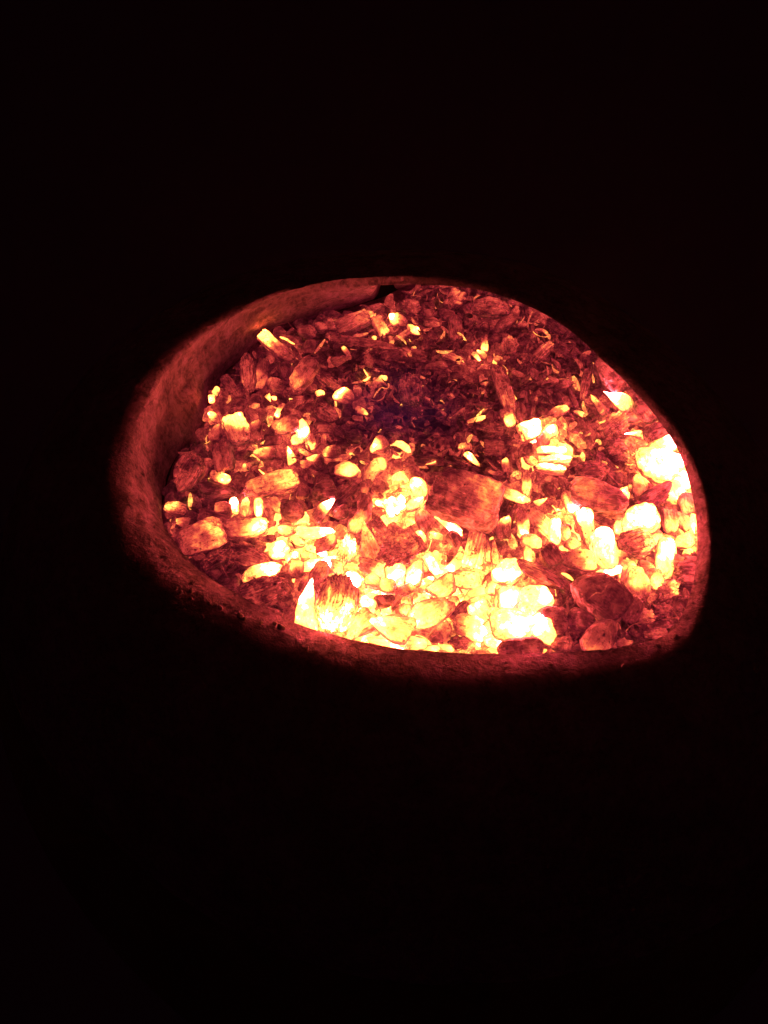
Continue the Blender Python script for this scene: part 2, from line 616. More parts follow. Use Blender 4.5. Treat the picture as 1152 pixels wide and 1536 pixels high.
# front heap, wall side
e('chip', 463, 908, 74, 34, 276, .86, .99, 'white cone', 'tall white-hot cone rising straight from the front lip')
e('lump', 440, 925, 40, 20, -40, .34, .5)
e('husk', 506, 905, 78, 60, 100, .52, 1.0, 'large ridged white coal', 'large ridged coal, white-hot at the base, beside the white cone')
e('block', 532, 869, 29, 22, 40, .93, 1.0)
e('lump', 553, 906, 25, 22, 180, .86, .97)
e('lump', 555, 922, 22, 17, 90, .88, .98)
e('chip', 543, 941, 52, 36, 130, .68, .86)
e('chip', 588, 938, 62, 46, 200, .74, .93, 'broad yellow wedge', 'broad yellow wedge-shaped ember on the front lip')
e('lump', 575, 901, 28, 24, 200, .30, .48)
e('lump', 608, 915, 21, 20, 90, .70, .85)
e('stick', 594, 904, 26, 12, 300, .34, .58)
e('lump', 624, 966, 33, 24, 0, .70, .86, 'round cracked ember end', 'round yellow ember end with a dark crack peeping over the front lip')
e('lump', 575, 965, 46, 15, 5, .85, .96)
e('lump', 646, 918, 72, 42, 150, .66, .95)
e('lump', 581, 880, 27, 23, 160, .62, .80)
e('lump', 560, 873, 26, 22, 220, .64, .82)
e('lump', 612, 884, 42, 18, -20, .56, .70)
e('lump', 592, 860, 38, 30, 90, .84, .98)
e('lump', 622, 861, 38, 27, 90, .82, .97)
e('chip', 553, 812, 60, 27, 255, .60, .76, 'speckled yellow horn', 'speckled yellow horn-shaped ember leaning on the rough dark coal')
e('puff', 596, 828, 64, 50, -30, .42, .60, 'rough dark coal', 'rough dark coal with a granular face above a row of white lumps')
e('lump', 560, 851, 46, 22, 20, .56, .86)
e('puff', 521, 825, 46, 28, 280, .70, .94)
e('slab', 472, 800, 58, 20, 5, .84, .96)
e('lump', 488, 816, 36, 24, -20, .52, .72)
e('stick', 476, 827, 34, 13, 20, .88, .97)
e('lump', 482, 846, 56, 20, -8, .88, .98)
e('lump', 477, 867, 50, 28, -60, .32, .62)
e('lump', 445, 812, 26, 20, 0, .76, .88)
e('lump', 428, 796, 24, 18, 200, .78, .92)
e('lump', 444, 852, 30, 24, 250, .5, .76)
e('stick', 455, 876, 32, 11, 300, .32, .62)
e('lump', 402, 808, 24, 12, 190, .4, .6)
# middle, wall side
e('lump', 455, 646, 30, 23, 60, .86, .98, 'larger of the paired white embers', 'larger of two paired white embers, beside the speckled yellow egg')
e('lump', 446, 661, 20, 16, 180, .74, .88)
e('lump', 467, 664, 25, 17, 90, .48, .90)
e('lump', 486, 643, 21, 14, 180, .36, .5)
e('stick', 485, 663, 22, 10, 270, .38, .54)
e('lump', 497, 678, 25, 21, 190, .34, .74)
e('chip', 473, 692, 26, 23, 190, .24, .82)
e('lump', 459, 697, 17, 13, 180, .52, .68)
e('lump', 458, 679, 23, 11, 200, .56, .72)
e('chip', 476, 714, 28, 25, 230, .26, .48)
e('chip', 455, 737, 25, 22, 270, .24, .46)
e('lump', 487, 736, 36, 31, 0, .17, .27)
e('slab', 513, 741, 52, 22, -40, .17, .27)
e('lump', 505, 704, 28, 22, 0, .16, .24)
e('lump', 521, 705, 40, 29, 10, .62, .88, 'rounded yellow ember', 'rounded yellow ember alone in the dark middle, beside the kidney-shaped one')
e('bean', 563, 708, 42, 22, -50, .66, .78, 'kidney-shaped ember', 'kidney-shaped yellow ember beside the rounded yellow one')
e('chip', 548, 733, 26, 20, 90, .36, .62)
e('chip', 487, 766, 42, 23, -45, .48, .98, 'white-tipped chip', 'white-tipped pointed chip standing alone behind the front heap')
e('lump', 512, 769, 23, 19, 160, .34, .54)
e('bean', 538, 769, 54, 24, 110, .38, .76, 'hooked orange ember', 'hooked orange ember with a yellow lower end')
e('lump', 570, 790, 30, 18, 50, .36, .54)
e('cluster', 585, 761, 46, 38, 0, .93, 1.0, 'petalled white cluster', 'petalled white-hot cluster with a dark hole in its middle')
e('puff', 601, 741, 26, 20, 0, .66, .80)
e('lump', 628, 733, 36, 25, 240, .80, .98)
e('lump', 622, 756, 32, 16, -40, .84, .95)
e('lump', 638, 778, 40, 29, 250, .48, .74)
e('lump', 568, 669, 30, 22, 140, .54, .92, 'cracked white-edged ember', 'cracked ember with a white edge among ash flakes behind the kidney-shaped one')
e('curl', 599, 671, 34, 11, 20, .76, .9)
e('lump', 543, 617, 20, 11, 20, .5, .76)
e('slab', 540, 628, 23, 9, 10, .34, .5)
e('husk', 490, 620, 38, 25, 35, .28, .40)
e('lump', 580, 627, 20, 17, 0, .10, .18)
e('lump', 560, 640, 22, 16, 0, .10, .18)
e('lump', 590, 650, 26, 18, 0, .10, .18)
e('lump', 530, 655, 24, 20, 0, .10, .19)
e('lump', 510, 650, 22, 16, 40, .14, .22)
# back, wall side
e('lump', 456, 562, 56, 30, 120, .34, .66, 'large mottled coal', 'large mottled coal, yellow at its lower end, near the finger-shaped ember')
e('lump', 461, 497, 26, 17, 0, .30, .44)
e('lump', 483, 491, 20, 15, 0, .32, .44)
e('lump', 496, 490, 19, 14, 0, .30, .42)
e('stick', 511, 491, 21, 9, 280, .55, .74)
e('block', 529, 484, 48, 26, -25, .36, .54, 'tilted red block', 'tilted red block with ashy face beside the small round yellow bead')
e('lump', 554, 476, 19, 18, 0, .58, .68, 'round yellow bead', 'small round yellow bead of ember on the back ridge')
e('lump', 598, 481, 26, 21, 180, .48, .96, 'white ember on the back ridge', 'bright white ember on the back ridge below the black hole')
e('block', 569, 491, 34, 17, 60, .58, .72)
e('puff', 617, 461, 31, 25, 0, .34, .46, 'ashy red coal', 'ashy red coal just below the black hole in the back wall')
e('lump', 562, 462, 24, 12, -20, .34, .52)
e('lump', 620, 495, 19, 15, 0, .74, .9)
e('stick', 600, 506, 34, 10, -28, .32, .5)
e('curl', 585, 512, 16, 8, 90, .54, .7)
e('lump', 560, 508, 10, 8, 0, .7, .8)
e('lump', 541, 503, 22, 8, -15, .46, .66)
e('slab', 545, 514, 96, 15, 12, .24, .36, 'long thin plate of bark', 'long thin plate of charred bark slanting below the back ridge')
e('slab', 603, 532, 70, 24, 5, .14, .22)
e('husk', 611, 530, 26, 14, 40, .36, .52)
e('stick', 520, 529, 24, 8, 240, .42, .72)
e('lump', 553, 541, 21, 15, 90, .30, .44)
e('chip', 512, 540, 28, 14, -20, .24, .34)
e('husk', 494, 572, 46, 17, 35, .24, .38)
e('bean', 570, 573, 22, 12, -30, .56, .8)
e('lump', 516, 594, 29, 23, 200, .56, .94)
e('lump', 536, 587, 19, 13, 270, .38, .56)
e('lump', 480, 590, 14, 10, 0, .74, .86)
e('husk', 617, 586, 50, 38, 270, .16, .27, 'dark egg-shaped coal', 'dark egg-shaped coal in the violet shadow at the middle of the bed')
e('stick', 557, 590, 28, 7, -65, .28, .42)
e('stick', 572, 594, 24, 7, -50, .2, .34)
e('lump', 466, 584, 18, 13, 0, .28, .4)
e('lump', 448, 602, 18, 14, 0, .32, .46)
e('lump', 440, 590, 16, 10, 0, .34, .48)
e('lump', 463, 612, 14, 18, 90, .28, .42)
e('lump', 445, 625, 20, 16, 200, .34, .52)
# back, far side
e('puff', 682, 450, 36, 27, -50, .38, .56, 'crumpled ash-edged coal', 'crumpled coal with pale frilled edges, far at the back')
e('husk', 737, 463, 54, 28, 0, .28, .40, 'ribbed dome-shaped coal', 'ribbed dome-shaped red coal far at the back beside the frilled one')
e('lump', 772, 471, 22, 14, -60, .34, .50)
e('lump', 769, 456, 18, 11, 0, .32, .44)
e('block', 683, 493, 40, 22, 82, .22, .36, 'red double knob', 'dull red double-knobbed coal with a black gap behind it')
e('lump', 670, 472, 22, 17, 0, .24, .34)
e('husk', 648, 484, 25, 16, 10, .28, .42)
e('lump', 757, 486, 34, 18, -30, .28, .40)
e('slab', 736, 487, 40, 15, 10, .24, .32)
e('slab', 808, 475, 40, 19, 25, .28, .40)
e('lump', 783, 487, 14, 11, 0, .34, .46)
e('stick', 727, 515, 28, 11, 95, .48, .84)
e('chip', 716, 537, 22, 10, 60, .62, .94)
e('lump', 723, 531, 17, 10, 240, .66, .92)
e('lump', 735, 538, 15, 10, 90, .36, .5)
e('puff', 765, 519, 30, 27, 270, .34, .56)
e('slab', 678, 536, 30, 14, 20, .38, .64)
e('bean', 654, 550, 30, 12, 0, .30, .44)
e('husk', 812, 530, 44, 17, -45, .30, .58)
e('curl', 815, 500, 24, 6, 35, .46, .62)
e('husk', 756, 585, 90, 22, 76, .34, .50, 'long split husk', 'long split husk running front to back with glowing ends')
e('chip', 747, 558, 20, 11, 50, .74, .94)
e('lump', 763, 627, 30, 22, 80, .46, .88)
e('stick', 833, 620, 40, 15, -30, .34, .78, 'orange-tipped stick', 'thick stick with an orange burning tip behind the stacked white slabs')
e('lump', 640, 470, 22, 12, 0, .24, .34)
e('slab', 705, 470, 30, 18, 70, .22, .30)
e('lump', 650, 505, 18, 14, 90, .22, .3)
e('curl', 830, 545, 26, 7, 40, .24, .34)
e('slab', 800, 560, 36, 14, 35, .16, .26)
e('slab', 785, 600, 30, 16, 100, .14, .22)
e('stick', 800, 615, 26, 7, 100, .22, .32)
e('slab', 780, 618, 34, 18, 90, .24, .3)
e('lump', 825, 575, 24, 14, -20, .3, .44)
e('slab', 720, 590, 34, 8, 15, .22, .32)
e('slab', 720, 606, 32, 8, 10, .2, .3)
e('stick', 687, 622, 30, 7, -40, .24, .4)
e('stick', 660, 616, 24, 6, 40, .24, .42)
e('curl', 640, 602, 26, 6, 30, .3, .5)
e('curl', 627, 618, 26, 6, 110, .3, .46)
# far side rim
e('lump', 918, 562, 56, 40, 230, .28, .46, 'broad smooth red coal', 'broad smooth red coal tucked under the far lip')
e('chip', 927, 602, 46, 29, 215, .78, .99, 'white wedge', 'white-hot pointed wedge in front of the broad smooth red coal')
e('chip', 898, 607, 36, 17, 235, .48, .76)
e('lump', 966, 618, 36, 32, 60, .36, .56)
e('lump', 948, 625, 26, 17, 0, .48, .64)
e('curl', 867, 556, 36, 7, 90, .44, .6)
e('chip', 878, 534, 20, 11, 330, .36, .54)
e('husk', 877, 578, 54, 13, 105, .32, .46)
e('lump', 844, 578, 22, 17, 0, .28, .40)
e('stick', 972, 611, 46, 13, 55, .46, .82)
e('stick', 858, 595, 40, 9, 75, .24, .32)
e('slab', 895, 520, 40, 20, 40, .14, .24)
e('lump', 868, 620, 16, 9, 30, .6, .76)
e('lump', 905, 540, 26, 12, 50, .26, .38)
e('slab', 850, 525, 34, 20, 30, .16, .24)
e('slab', 838, 470 + 22, 40, 18, 35, .14, .22)
e('block', 795, 646, 34, 27, -20, .93, 1.0, 'square white ember', 'square white-hot ember standing clear of the long split husk')
e('bean', 822, 657, 36, 20, -55, .60, .94)
e('layers', 826, 690, 46, 36, 5, .93, 1.0, 'stacked white slabs', 'white-hot coal split into three stacked slabs')
e('stick', 714, 630, 28, 8, -15, .62, .88)
e('puff', 743, 645, 36, 24, 0, .18, .32, 'granular dark ball', 'granular dark ball of char behind the square orange plate')
e('slab', 742, 672, 32, 24, 0, .28, .34, 'square dull plate', 'square dull orange plate of char in the middle of the bed')
e('lump', 697, 670, 20, 13, 180, .56, .74)
e('stick', 708, 690, 28, 12, 230, .72, .94)
e('bean', 676, 686, 26, 10, 90, .46, .66)
e('lump', 759, 698, 22, 13, 270, .48, .80)
e('curl', 745, 708, 24, 8, 180, .40, .56)
e('lump', 793, 691, 18, 10, 30, .48, .7)
e('curl', 700, 655, 34, 10, 20, .32, .42)
e('slab', 645, 690, 44, 18, 0, .1, .2)
e('slab', 708, 704, 84, 18, 24, .0, .05)  # near-black slab put in as the shadow behind the big grained block
e('slab', 752, 776, 56, 24, 115, .0, .06)  # another dark slab standing in for shadow beside the same block
e('block', 700, 748, 98, 72, 22, .30, .62, 'big grained block', 'biggest block of grained charcoal, dull red, at the middle of the bed')
e('stick', 668, 783, 62, 14, 40, .72, .95)
e('stick', 790, 726, 42, 15, 90, .52, .78, 'upright speckled stub', 'upright speckled yellow stub standing on a slanting ember')
e('lump', 768, 742, 52, 17, 30, .62, .88)
e('chip', 811, 752, 20, 10, 330, .76, .93)
e('lump', 756, 791, 34, 21, 270, .46, .92)
e('lump', 784, 785, 44, 19, 85, .46, .96)
e('slab', 812, 784, 48, 26, 45, .52, .86)
e('lump', 832, 797, 38, 18, 280, .92, 1.0, 'white oval', 'smooth white-hot oval ember standing in front of the dark split husk')
e('lump', 825, 735, 26, 18, 60, .24, .36)
e('chip', 845, 722, 22, 14, 250, .3, .48)
e('block', 854, 752, 36, 19, 70, .58, .98)
e('slab', 735, 790, 30, 24, 60, .12, .22)
# far side, front
e('puff', 923, 637, 48, 30, -35, .50, .68, 'holed ashy coal', 'holed ashy yellow coal in front of the white wedge')
e('chip', 951, 652, 25, 14, 180, .86, .97)
e('puff', 924, 671, 30, 25, 0, .36, .56)
e('block', 988, 650, 36, 26, -20, .28, .40)
e('lump', 985, 698, 62, 48, 30, .90, 1.0, 'largest white-hot mass', 'largest white-hot mass pressed against the inside of the lip')
e('lump', 1016, 716, 46, 36, 80, .88, .99)
e('lump', 1008, 742, 40, 34, 60, .84, .97)
e('lump', 1000, 670, 34, 26, -20, .84, .97)
e('puff', 962, 692, 44, 32, 0, .68, .92)
e('lump', 990, 671, 38, 22, -25, .78, .95)
e('slab', 912, 702, 54, 20, 50, .14, .26)
e('husk', 888, 708, 48, 28, 0, .26, .40)
e('lump', 898, 744, 78, 50, 190, .38, .60, 'large smooth orange coal', 'large smooth orange coal with one glowing end, wider than its neighbours')
e('lump', 929, 754, 52, 21, -55, .56, .92)
e('lump', 960, 730, 32, 24, 290, .54, .78)
e('husk', 984, 745, 68, 27, -28, .18, .40, 'dark split shell', 'dark split shell with a glowing seam in front of the largest white mass')
e('lump', 961, 780, 52, 44, 0, .92, 1.0, 'blazing white lump', 'blazing white lump in front of the dark split shell')
e('block', 1004, 782, 40, 25, 90, .62, .76)
e('block', 1030, 757, 34, 26, 90, .54, .70)
e('lump', 1023, 782, 30, 20, 60, .66, .82)
e('chip', 1041, 786, 28, 18, 90, .86, .98)
e('husk', 955, 815, 50, 42, -25, .46, .80, 'fan-ribbed shell', 'fan-ribbed shell-like ember split into two halves')
e('stick', 880, 794, 58, 26, 255, .74, .97, 'thick white stick', 'thick white-hot stick beside the white egg-shaped ember')
e('slab', 910, 785, 44, 15, 30, .20, .32)
e('lump', 904, 823, 58, 35, 265, .86, 1.0, 'white egg-shaped ember', 'white egg-shaped ember behind the big cracked dark coal')
e('lump', 869, 842, 46, 31, 0, .48, .80)
e('lump', 997, 838, 64, 30, 280, .84, .99)
e('lump', 1014, 843, 32, 24, 0, .5, .66)
e('lump', 1026, 812, 28, 22, 0, .76, .90)
e('slab', 914, 858, 40, 14, -15, .86, .96)
e('lump', 954, 877, 54, 38, 280, .52, .84)
e('coal', 900, 893, 74, 60, 220, .27, .36, 'big cracked dark coal', 'big rounded dark coal with one thin glowing crack, near the front lip')
e('lump', 941, 911, 38, 38, 300, .28, .38)
e('coal', 900, 955, 58, 40, 120, .38, .56, 'domed coal', 'domed red coal split along its top, half behind the front lip')
e('lump', 873, 930, 38, 32, 200, .22, .34)
e('slab', 908, 930, 42, 14, 190, .34, .54)
e('chip', 937, 965, 22, 12, 0, .36, .56)
e('puff', 1003, 884, 40, 26, -30, .46, .74)
e('puff', 1027, 868, 34, 26, 0, .26, .40)
e('puff', 992, 918, 36, 26, 0, .22, .36)
e('puff', 965, 925, 38, 24, 0, .40, .58)
e('slab', 982, 938, 54, 12, -5, .16, .28)
e('puff', 985, 952, 36, 18, 0, .38, .56)
e('block', 1030, 848, 32, 26, 0, .24, .34)
e('lump', 850, 880, 26, 20, 40, .3, .42)
e('stick', 851, 950, 40, 9, 80, .28, .44)
# front heap, middle
e('fan', 714, 822, 62, 30, 105, .56, .90, 'torn upright slab', 'torn upright yellow slab with pointed dark fingers, in front of the grained block')
e('stick', 730, 824, 40, 12, 85, .34, .72)
e('stick', 741, 829, 36, 13, 85, .50, .76)
e('curl', 679, 842, 50, 16, 130, .74, .92, 'arched yellow flake', 'arched yellow flake curling over the front heap')
e('lump', 648, 846, 36, 18, 60, .88, .98)
e('lump', 700, 870, 42, 29, 0, .74, .90)
e('lump', 664, 881, 46, 31, 150, .66, .86)
e('curl', 718, 892, 46, 13, -15, .74, .88)
e('block', 722, 918, 38, 33, 240, .78, .92)
e('lump', 706, 942, 50, 35, 20, .60, .97)
e('lump', 762, 860, 46, 37, 120, .90, 1.0)
e('lump', 762, 898, 40, 38, 90, .88, 1.0)
e('lump', 768, 938, 60, 48, 0, .93, 1.01, 'blinding white mound', 'blinding white mound at the front lip, brightest of the whole fire')
e('lump', 804, 900, 46, 38, 0, .88, 1.0)
e('lump', 814, 942, 44, 40, 200, .86, 1.0)
e('lump', 790, 916, 34, 28, 60, .86, .98)
e('lump', 745, 925, 30, 26, 60, .8, .96)
e('lump', 742, 962, 34, 22, 0, .88, .97)
e('husk', 812, 862, 74, 26, 205, .28, .58, 'striped husk', 'striped husk of parallel glowing and dark strands, beside the blinding mound')
e('block', 826, 835, 32, 28, 60, .26, .38)
e('lump', 796, 812, 30, 24, 0, .68, .86)
e('stick', 791, 832, 34, 12, 90, .70, .9)
e('coal', 781, 974, 62, 34, -10, .28, .40, 'dark coal on the front lip', 'dark flat-topped coal jutting up at the front lip before the blinding mound')
e('lump', 830, 930, 42, 38, 180, .28, .46)
e('lump', 818, 892, 26, 16, 0, .28, .40)
e('block', 690, 917, 36, 20, -45, .30, .42)
e('lump', 660, 950, 40, 24, -45, .44, .68)
e('puff', 688, 964, 32, 22, 0, .36, .48)
e('lump', 646, 974, 28, 12, 0, .78, .9)
e('lump', 669, 973, 24, 12, 0, .78, .9)
e('lump', 655, 804, 22, 12, 210, .7, .94)
e('lump', 681, 808, 28, 20, 60, .28, .40)
e('stick', 634, 806, 24, 11, 240, .6, .95)
e('lump', 627, 818, 26, 20, 60, .32, .48)
e('lump', 843, 965, 30, 24, 0, .34, .5)
e('lump', 845, 800, 30, 20, 80, .6, .84)
e('lump', 858, 815, 24, 20, 30, .6, .8)
e('lump', 930, 790, 30, 22, 120, .66, .88)
e('lump', 925, 835, 26, 20, 200, .62, .84)
e('lump', 982, 870, 34, 24, 60, .66, .88)
e('lump', 972, 852, 26, 22, 0, .6, .82)
e('lump', 985, 808, 28, 24, 90, .62, .84)
e('lump', 940, 850, 30, 20, 20, .68, .9)
e('lump', 505, 850, 26, 20, 20, .66, .86)
e('lump', 530, 895, 24, 20, 20, .7, .9)
e('lump', 610, 905, 22, 18, 90, .7, .88)
e('lump', 625, 930, 26, 20, 10, .62, .82)
e('lump', 680, 905, 24, 20, 80, .64, .84)
e('lump', 740, 880, 26, 22, 100, .72, .92)
e('lump', 735, 945, 26, 24, 0, .74, .94)

# ------------------------------------------------------------------ heat of the bed, from the big pieces lying in it
PTS = np.array([(a[1], a[2], max(a[3], a[4]), 0.5 * (a[6] + a[7])) for a in E])
WPOS = np.array([on_bed(a[1], a[2])[:2] for a in E])


def bed_heat(wx, wy):
    d2 = ((WPOS - np.array((wx, wy))) ** 2).sum(axis=1)
    w = np.exp(-d2 / (2 * 0.020 ** 2)) * (PTS[:, 2] / 30) + 1e-9
    return float((w * PTS[:, 3]).sum() / w.sum())


# ------------------------------------------------------------------ ember shapes


def facet_radius(d, normals, heights, p):
    q = np.clip(d @ (normals / heights[:, None]).T, 0, None)
    return (q ** p).sum(axis=1) ** (-1.0 / p)


def make_shape(kind, L, W, T, seed, big):
    """Vertices and faces of one ember, hot end towards +x, lying flat on z."""
    r = np.random.default_rng(seed)
    d, f = ICO[4 if big else 3]
    n1, n2, n3 = Noise(seed, 14, 1.0, 2.2), Noise(seed + 1, 18, 3, 7), Noise(seed + 2, 20, 8, 18)
    axes = np.array([(1, 0, 0), (-1, 0, 0), (0, 1, 0), (0, -1, 0), (0, 0, 1), (0, 0, -1)], float)

    def planes(k, lo, hi):
        n = r.normal(size=(k, 3))
        n /= np.linalg.norm(n, axis=1)[:, None]
        return n, r.uniform(lo, hi, k)
    if kind in ('curl', 'bean'):
        nu, nv = (30, 14)
        bend = r.uniform(1.4, 2.3) if kind == 'curl' else r.uniform(1.5, 1.9)
        flat = 0.45 if kind == 'curl' else 0.85
        u = np.linspace(0, 1, nu)
        ph = (u - 0.5) * bend
        R = 1.0 / bend
        cx, cy = R * np.sin(ph), R * (np.cos(ph) - math.cos(bend / 2) * 0.5 - 0.5)
        span = cx.max() - cx.min()
        prof = np.power(np.clip(1 - (2 * u - 1) ** (4 if kind == 'bean' else 2.6).__int__() if False else 1 - np.abs(2 * u - 1) ** 3.2, 0.0, 1), 0.55)
        prof = prof * (0.75 + 0.35 * u + 0.12 * np.sin(u * 9 + r.uniform(0, 6)))
        V = []
        k = L / span
        for i in range(nu):
            w = prof[i] * W * 0.5
            for j in range(nv):
                a = 2 * math.pi * j / nv
                ca, sa = math.cos(a), math.sin(a)
                rr = w * ca
                V.append((cx[i] * k + math.sin(ph[i]) * rr, cy[i] * k + math.cos(ph[i]) * rr, sa * w * flat))
        F = []
        for i in range(nu - 1):
            for j in range(nv):
                F.append((i * nv + j, (i + 1) * nv + j, (i + 1) * nv + (j + 1) % nv, i * nv + (j + 1) % nv))
        V = np.array(V)
        V += (n2(V / W * 1.2) * W * 0.02)[:, None] * np.array((0.3, 1, 1))
        return V, np.array(F, dtype=np.int32)
    if kind == 'block':
        nn, hh = planes(7, 0.98, 1.25)
        N, H = np.concatenate((axes, nn)), np.concatenate((r.uniform(0.92, 1.02, 6), hh))
        P = d * facet_radius(d, N, H, 6.5)[:, None]
        gro = np.sin((P[:, 1] + 0.3 * n1(P)) * 15 + 2 * n1(P * 0.7)) * np.sin((P[:, 2]) * 11 + 1.5 * n1(P))
        P = P * (1 + 0.035 * gro + 0.05 * n1(P) + 0.03 * n2(P) + 0.012 * n3(P))[:, None]
    elif kind == 'slab':
        nn, hh = planes(6, 0.9, 1.2)
        N, H = np.concatenate((axes, nn)), np.concatenate((r.uniform(0.9, 1.0, 6), hh))
        P = d * facet_radius(d, N, H, 10)[:, None]
        P = P * (1 + 0.05 * n2(P) + 0.015 * n3(P))[:, None]
        P[:, 2] += 0.25 * n1(P * 0.7) + 0.12 * np.sin(P[:, 1] * 7 + n1(P))
    elif kind == 'chip':
        nn, hh = planes(7, 0.75, 1.0)
        N, H = np.concatenate((axes, nn)), np.concatenate((np.full(6, 1.0), hh))
        P = d * facet_radius(d, N, H, 11)[:, None]
        u = np.clip((P[:, 0] + 1) / 2, 0, 1)
        s = 1.12 - 0.92 * u ** 1.3
        P[:, 1] = P[:, 1] * s + 0.1 * u * r.uniform(-1, 1)
        P[:, 2] = P[:, 2] * s
        P = P * (1 + 0.04 * n1(P) + 0.025 * n2(P))[:, None]
    elif kind == 'stick':
        nn, hh = planes(5, 0.85, 1.1)
        N, H = np.concatenate((axes, nn)), np.concatenate((np.full(6, 0.98), hh))
        P = d * facet_radius(d, N, H, 6)[:, None]
        u = (P[:, 0] + 1) / 2
        s = 0.82 + 0.3 * u + 0.10 * np.sin(u * 8 + r.uniform(0, 6))
        P[:, 1:] *= s[:, None]
        P[:, 1] += 0.25 * (P[:, 0] ** 2) * r.uniform(-1, 1)
        P = P * (1 + 0.04 * n2(P) * 0.7 + 0.012 * n3(P))[:, None]
    elif kind == 'husk':
        P = d.copy()
        nn, hh = planes(5, 0.9, 1.1)
        P = d * facet_radius(d, np.concatenate((axes, nn)), np.concatenate((np.full(6, 0.98), hh)), 4.0)[:, None]
        u = np.clip((P[:, 0] + 1) / 2, 0, 1)
        taper = 0.62 + 0.5 * np.sin(np.pi * (0.15 + 0.75 * u))
        P[:, 1:] *= taper[:, None]
        ang = np.arctan2(P[:, 2], P[:, 1]) + 0.35 * n1(P * 0.6)
        ribs = np.abs(np.sin(ang * (5 if W < 0.02 else 7) + 1.2 * n1(P * 0.8)))
        P = P * (1 - 0.10 * ribs ** 0.7 + 0.05 + 0.03 * n2(P) + 0.02 * n3(P))[:, None]
    elif kind == 'puff':
        c = r.normal(size=(26, 3))
        c /= np.linalg.norm(c, axis=1)[:, None]
        a = r.uniform(0.75, 1.08, 26)
        dots = d @ c.T
        rad = (a[None, :] * np.exp(-(1 - dots) / 0.055)).max(axis=1)
        P = d * (0.62 + 0.40 * np.sqrt(rad) + 0.06 * n2(d) + 0.07 * n3(d))[:, None]
    elif kind == 'fan':
        nn, hh = planes(4, 0.95, 1.2)
        P = d * facet_radius(d, np.concatenate((axes, nn)), np.concatenate((np.full(6, 1.0), hh)), 9)[:, None]
        u = np.clip((1 - P[:, 0]) / 2, 0, 1)
        P[:, 0] -= 0.28 * u * np.abs(np.sin(P[:, 1] * 4.5)) * 1.2
        P[:, 2] *= 0.7 + 0.2 * np.sin(P[:, 1] * 9)
        P = P * (1 + 0.04 * n2(P) + 0.015 * n3(P))[:, None]
    elif kind == 'coal':
        nn, hh = planes(16, 0.84, 1.02)
        P = d * facet_radius(d, nn if False else np.concatenate((axes, nn)), np.concatenate((np.full(6, 1.0), hh)), 9)[:, None]
        P = P * (1 + 0.04 * n1(P) + 0.012 * n2(P))[:, None]
        # one crack across
        ck = np.exp(-((P[:, 0] - 0.25 * P[:, 1] - 0.08 * n2(P)) / 0.035) ** 2) * (P[:, 2] > 0)
        P = P * (1 - 0.10 * ck)[:, None]
    else:                                   # lump
        nn, hh = planes(11, 0.80, 1.08)
        N, H = np.concatenate((axes, nn)), np.concatenate((np.full(6, 1.0), hh))
        P = d * facet_radius(d, N, H, r.uniform(3.2, 6.2))[:, None]
        u = np.clip((P[:, 0] + 1) / 2, 0, 1)
        P[:, 1] *= 1.08 - r.uniform(0, 0.35) * u
        P = P * (1 + 0.07 * n1(P) + 0.03 * n2(P) + 0.010 * n3(P))[:, None]
    for k in range(3):                      # fit the box exactly
        lo, hi = P[:, k].min(), P[:, k].max()
        P[:, k] = (P[:, k] - (lo + hi) / 2) / (hi - lo)
    return P * np.array((L, W, T)), f


ET = np.array((0, math.cos(math.radians(17.5)), math.sin(math.radians(17.5))))
EX = np.array((1.0, 0, 0))
EN = np.cross(EX, ET)
THICK = {'lump': 0.85, 'block': 0.85, 'slab': 0.35, 'chip': 0.75, 'stick': 0.9, 'husk': 0.8, 'puff': 0.85, 'fan': 0.5,
         'coal': 0.9, 'bean': 0.8, 'curl': 0.45, 'cluster': 0.7, 'layers': 0.9}
GRAIN = {'husk': 0.9, 'block': 0.30, 'slab': 0.3, 'stick': 0.3, 'puff': 0.5, 'fan': 0.6, 'coal': 0.02, 'chip': 0.12}


def frame(ang, tilt_seed):
    r = random.Random(tilt_seed)
    a = math.radians(ang)
    ax = EX * math.cos(a) - ET * math.sin(a)
    ay = np.cross(EN, ax)
    m = Matrix(((ax[0], ay[0], EN[0]), (ax[1], ay[1], EN[1]), (ax[2], ay[2], EN[2])))
    return m @ Matrix.Rotation(r.uniform(-0.22, 0.22), 3, 'X') @ Matrix.Rotation(r.uniform(-0.12, 0.12), 3, 'Y')


def place(ob, px, py, T, ang, seed, rise=0.0):
    p = on_bed(px, py, 0.0)
    z = bed_z(p[0], p[1]) + (0.44 if T < 0.024 else 0.50) * T + 0.002 + rise
    p = on_bed(px, py, z)
    ob.location = p
    ob.rotation_euler = frame(ang, seed).to_euler()
    return p


NAME = {'lump': 'ember_lump', 'block': 'ember_block', 'slab': 'flat_ember', 'chip': 'ember_chip', 'stick': 'ember_stick',
        'husk': 'ember_husk', 'puff': 'crumbling_ember', 'fan': 'torn_ember', 'coal': 'ember_coal', 'bean': 'curved_ember',
        'curl': 'ember_flake', 'cluster': 'ember_cluster', 'layers': 'layered_ember'}
WORD = {'lump': 'lump', 'block': 'block', 'slab': 'flat piece', 'chip': 'pointed chip', 'stick': 'stick', 'husk': 'grooved coal',
        'puff': 'crumbling coal', 'fan': 'slab', 'coal': 'coal', 'bean': 'curved ember', 'curl': 'curled flake',
        'cluster': 'cluster', 'layers': 'coal'}
GROUP = 'loose embers in the fire pot'


